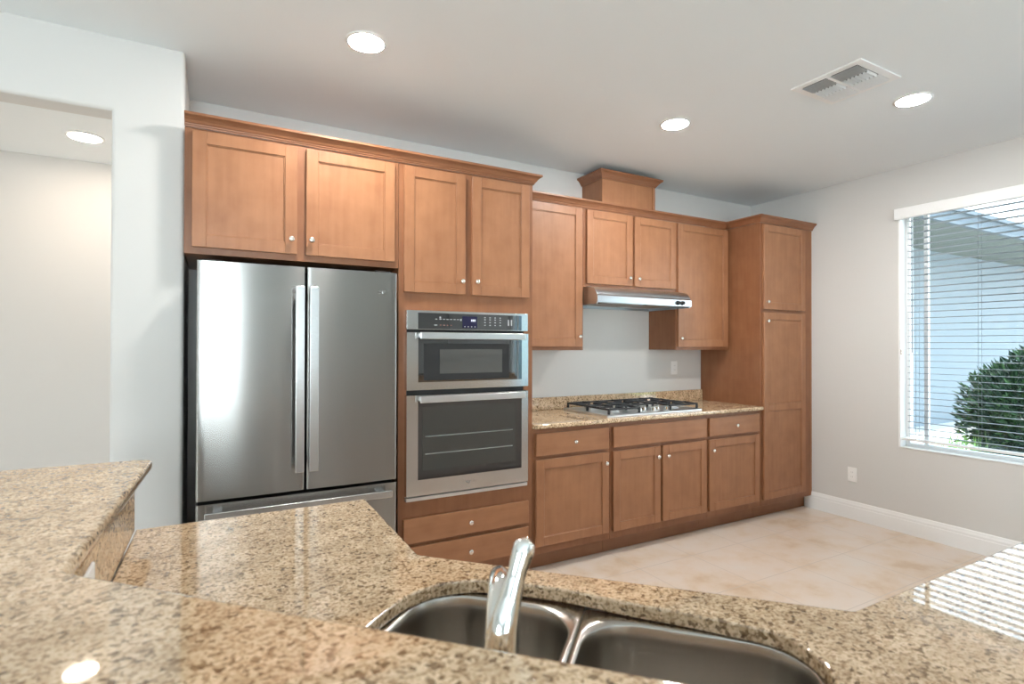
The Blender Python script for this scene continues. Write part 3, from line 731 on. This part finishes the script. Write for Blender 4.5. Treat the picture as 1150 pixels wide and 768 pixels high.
lev = [(fx-.004, fy-.002, 1.012), (fx+.002, fy-.0, 1.062), (fx+.0125, fy+.003, 1.095), (fx+.022, fy+.005, 1.122), (fx+.032, fy+.007, 1.147), (fx+.0365, fy+.008, 1.157), (fx+.039, fy+.0085, 1.162)]
MB().tube(smooth_path(lev), lerp_r([.0245, .0185, .0135, .0112, .0135, .0115, .003], 6), 20).build('lever_handle', M['chrome'], fa, smooth=True)
dS = Vector((.47, .88, 0)).normalized()
B0 = Vector((fx, fy, 0))
sp = [B0+dS*a+Vector((-.004, .002, z)) for a, z in [(.0, 1.00), (.03, 1.038), (.07, 1.062), (.11, 1.072), (.145, 1.064), (.165, 1.042), (.17, 1.012)]]
MB().tube(smooth_path(sp), lerp_r([.018, .017, .0155, .0150, .0152, .0155, .015], 6), 20).build('spout', M['chrome'], fa, smooth=True)

# ---------------------------------------------------------------- outside
gm = mat('pale_concrete', (.62, .60, .57), .8)
struct(MB().box(XR+.15, 40, -30, 30, -.25, -.03).build('ground', gm))
lawn = mat('lawn_green', (.12, .26, .05), .9)
ns = thing('house_wing', (14, 5.5, -.03), 'pale blue-grey stucco house wing with deep eaves seen through the window', 'building')
M['stucco'] = paint('blue_grey_stucco', (.215, .25, .277), .9); M['soffit'] = mat('grey_green_soffit', (.12, .135, .12), .8); M['roof'] = mat('grey_roof_tile', (.11, .135, .16), .8)
MB().box(XR+.16, 30, 4.95, 5.15, -.03, 3.14).build('wall', M['stucco'], ns)
MB().box(XR+.16, 30, 3.72, 5.15, 3.14, 3.17).build('soffit', M['soffit'], ns)
MB().box(XR+.16, 30, 3.66, 3.72, 3.13, 3.32).build('fascia', M['roof'], ns)
MB().prism([(3.62, 3.30), (3.62, 3.36), (6.5, 4.66), (9.4, 3.36), (9.4, 3.30), (6.5, 4.58)], 'x', XR+.16, 30).build('roof', M['roof'], ns)
nh = thing('garden_house', (9.6, -9.1, -.03), 'blue clapboard house wall beyond the lawn outside the patio door', 'building')
mb = MB()
for k in range(16): mb.prism([(-9.0, -.03+k*.2), (-9.2, -.03+k*.2), (-9.2, .17+k*.2), (-9.04, .17+k*.2)], 'x', 5.2, 14)
mb.build('siding', mat('blue_siding', (.40, .55, .68), .7), nh)
struct(MB().box(XR+.15, XR+.6, -6, 4.9, 2.93, 3.0).build('sun_block_eave', M['trim']))  # unseen eave, added and sized to keep direct sun out of the window
struct(MB().box(5.6, 13.5, -8.9, -3.2, -.03, -.015).build('ground_lawn', lawn))
# shrub
sh = thing('shrub', (7.45, 2.17, -.03), 'rounded dark green shrub standing outside the window', 'shrub')
leafm = mat('shrub_leaf', (.035, .095, .03), .4); t_, N, L, P = nodes(leafm)
oi = N.new('ShaderNodeNewGeometry'); r = ramp(N, [(0, (.008, .028, .016)), (.6, (.015, .05, .022)), (1, (.045, .11, .03))]); L.new(oi.outputs['Random Per Island'], r.inputs[0]); L.new(r.outputs[0], P.inputs['Base Color'])
def foliage(center, rad, count, ll, name, parent, matl, fill=.75):
    vs, fs = [], []
    for i in range(count):
        while True:
            d = Vector((random.uniform(-1, 1), random.uniform(-1, 1), random.uniform(-1, 1)))
            if .05 < d.length < 1: break
        d.normalize(); rr = fill+(1-fill)*random.random()**.7
        rr *= 1+.10*math.sin(5*d.x+2*d.z)*math.cos(4*d.y)
        p = Vector(center)+Vector((d.x*rad[0], d.y*rad[1], d.z*rad[2]))*rr
        if p.z < .02: p.z = random.uniform(.02, .3)
        t = (d+Vector((random.uniform(-.8, .8), random.uniform(-.8, .8), random.uniform(-.2, 1.0)))).normalized()
        s = t.cross(Vector((random.uniform(-1, 1), random.uniform(-1, 1), random.uniform(-1, 1)))).normalized(); n = t.cross(s)
        l = ll*random.uniform(.6, 1.3); w = l*.17; b = len(vs)
        vs += [p, p+t*l*.45+s*w+n*.006, p+t*l-n*.01, p+t*l*.45-s*w+n*.006]
        fs.append((b, b+1, b+2, b+3))
    me = bpy.data.meshes.new(name); org = Vector(center)
    me.from_pydata([tuple(v-org) for v in vs], [], fs)
    return link_mesh(name, me, matl, parent, org)
foliage((7.45, 2.17, .62), (.68, .68, .74), 16000, .085, 'foliage', sh, leafm, .45)
mb = MB()
for k in range(9):
    a = k*.7; e = Vector((7.45+.42*math.cos(a), 2.17+.42*math.sin(a), .75+.3*random.random()))
    mb.tube([(7.45+.05*math.cos(a), 2.17+.05*math.sin(a), -.03), (7.45+.2*math.cos(a), 2.17+.2*math.sin(a), .35), e], [.014, .010, .004], 6)
mb.build('stem', mat('shrub_bark', (.08, .055, .035), .8), sh)
gt = thing('grass_tuft', (6.2, 2.5, -.03), 'small tuft of tall grass growing in front of the shrub outside', 'grass tuft')
vs, fs = [], []
for i in range(260):
    x, y = 6.2+random.gauss(0, .10), 2.5+random.gauss(0, .12); h = random.uniform(.32, .64); a = random.uniform(0, 6.28); l = random.uniform(.02, .10)
    b = len(vs); w = .004
    vs += [(x-w, y, -.03), (x+w, y, -.03), (x+math.cos(a)*l*.4+w, y+math.sin(a)*l*.4, h*.6), (x+math.cos(a)*l, y+math.sin(a)*l, h), (x+math.cos(a)*l*.4-w, y+math.sin(a)*l*.4, h*.6)]
    fs.append((b, b+1, b+2, b+3, b+4))
me = bpy.data.meshes.new('blades'); me.from_pydata([tuple(Vector(v)-Vector((6.2, 2.5, -.03))) for v in vs], [], fs)
gb = link_mesh('blades', me, mat('grass_blade', (.26, .46, .12), .7), gt, (6.2, 2.5, -.03))
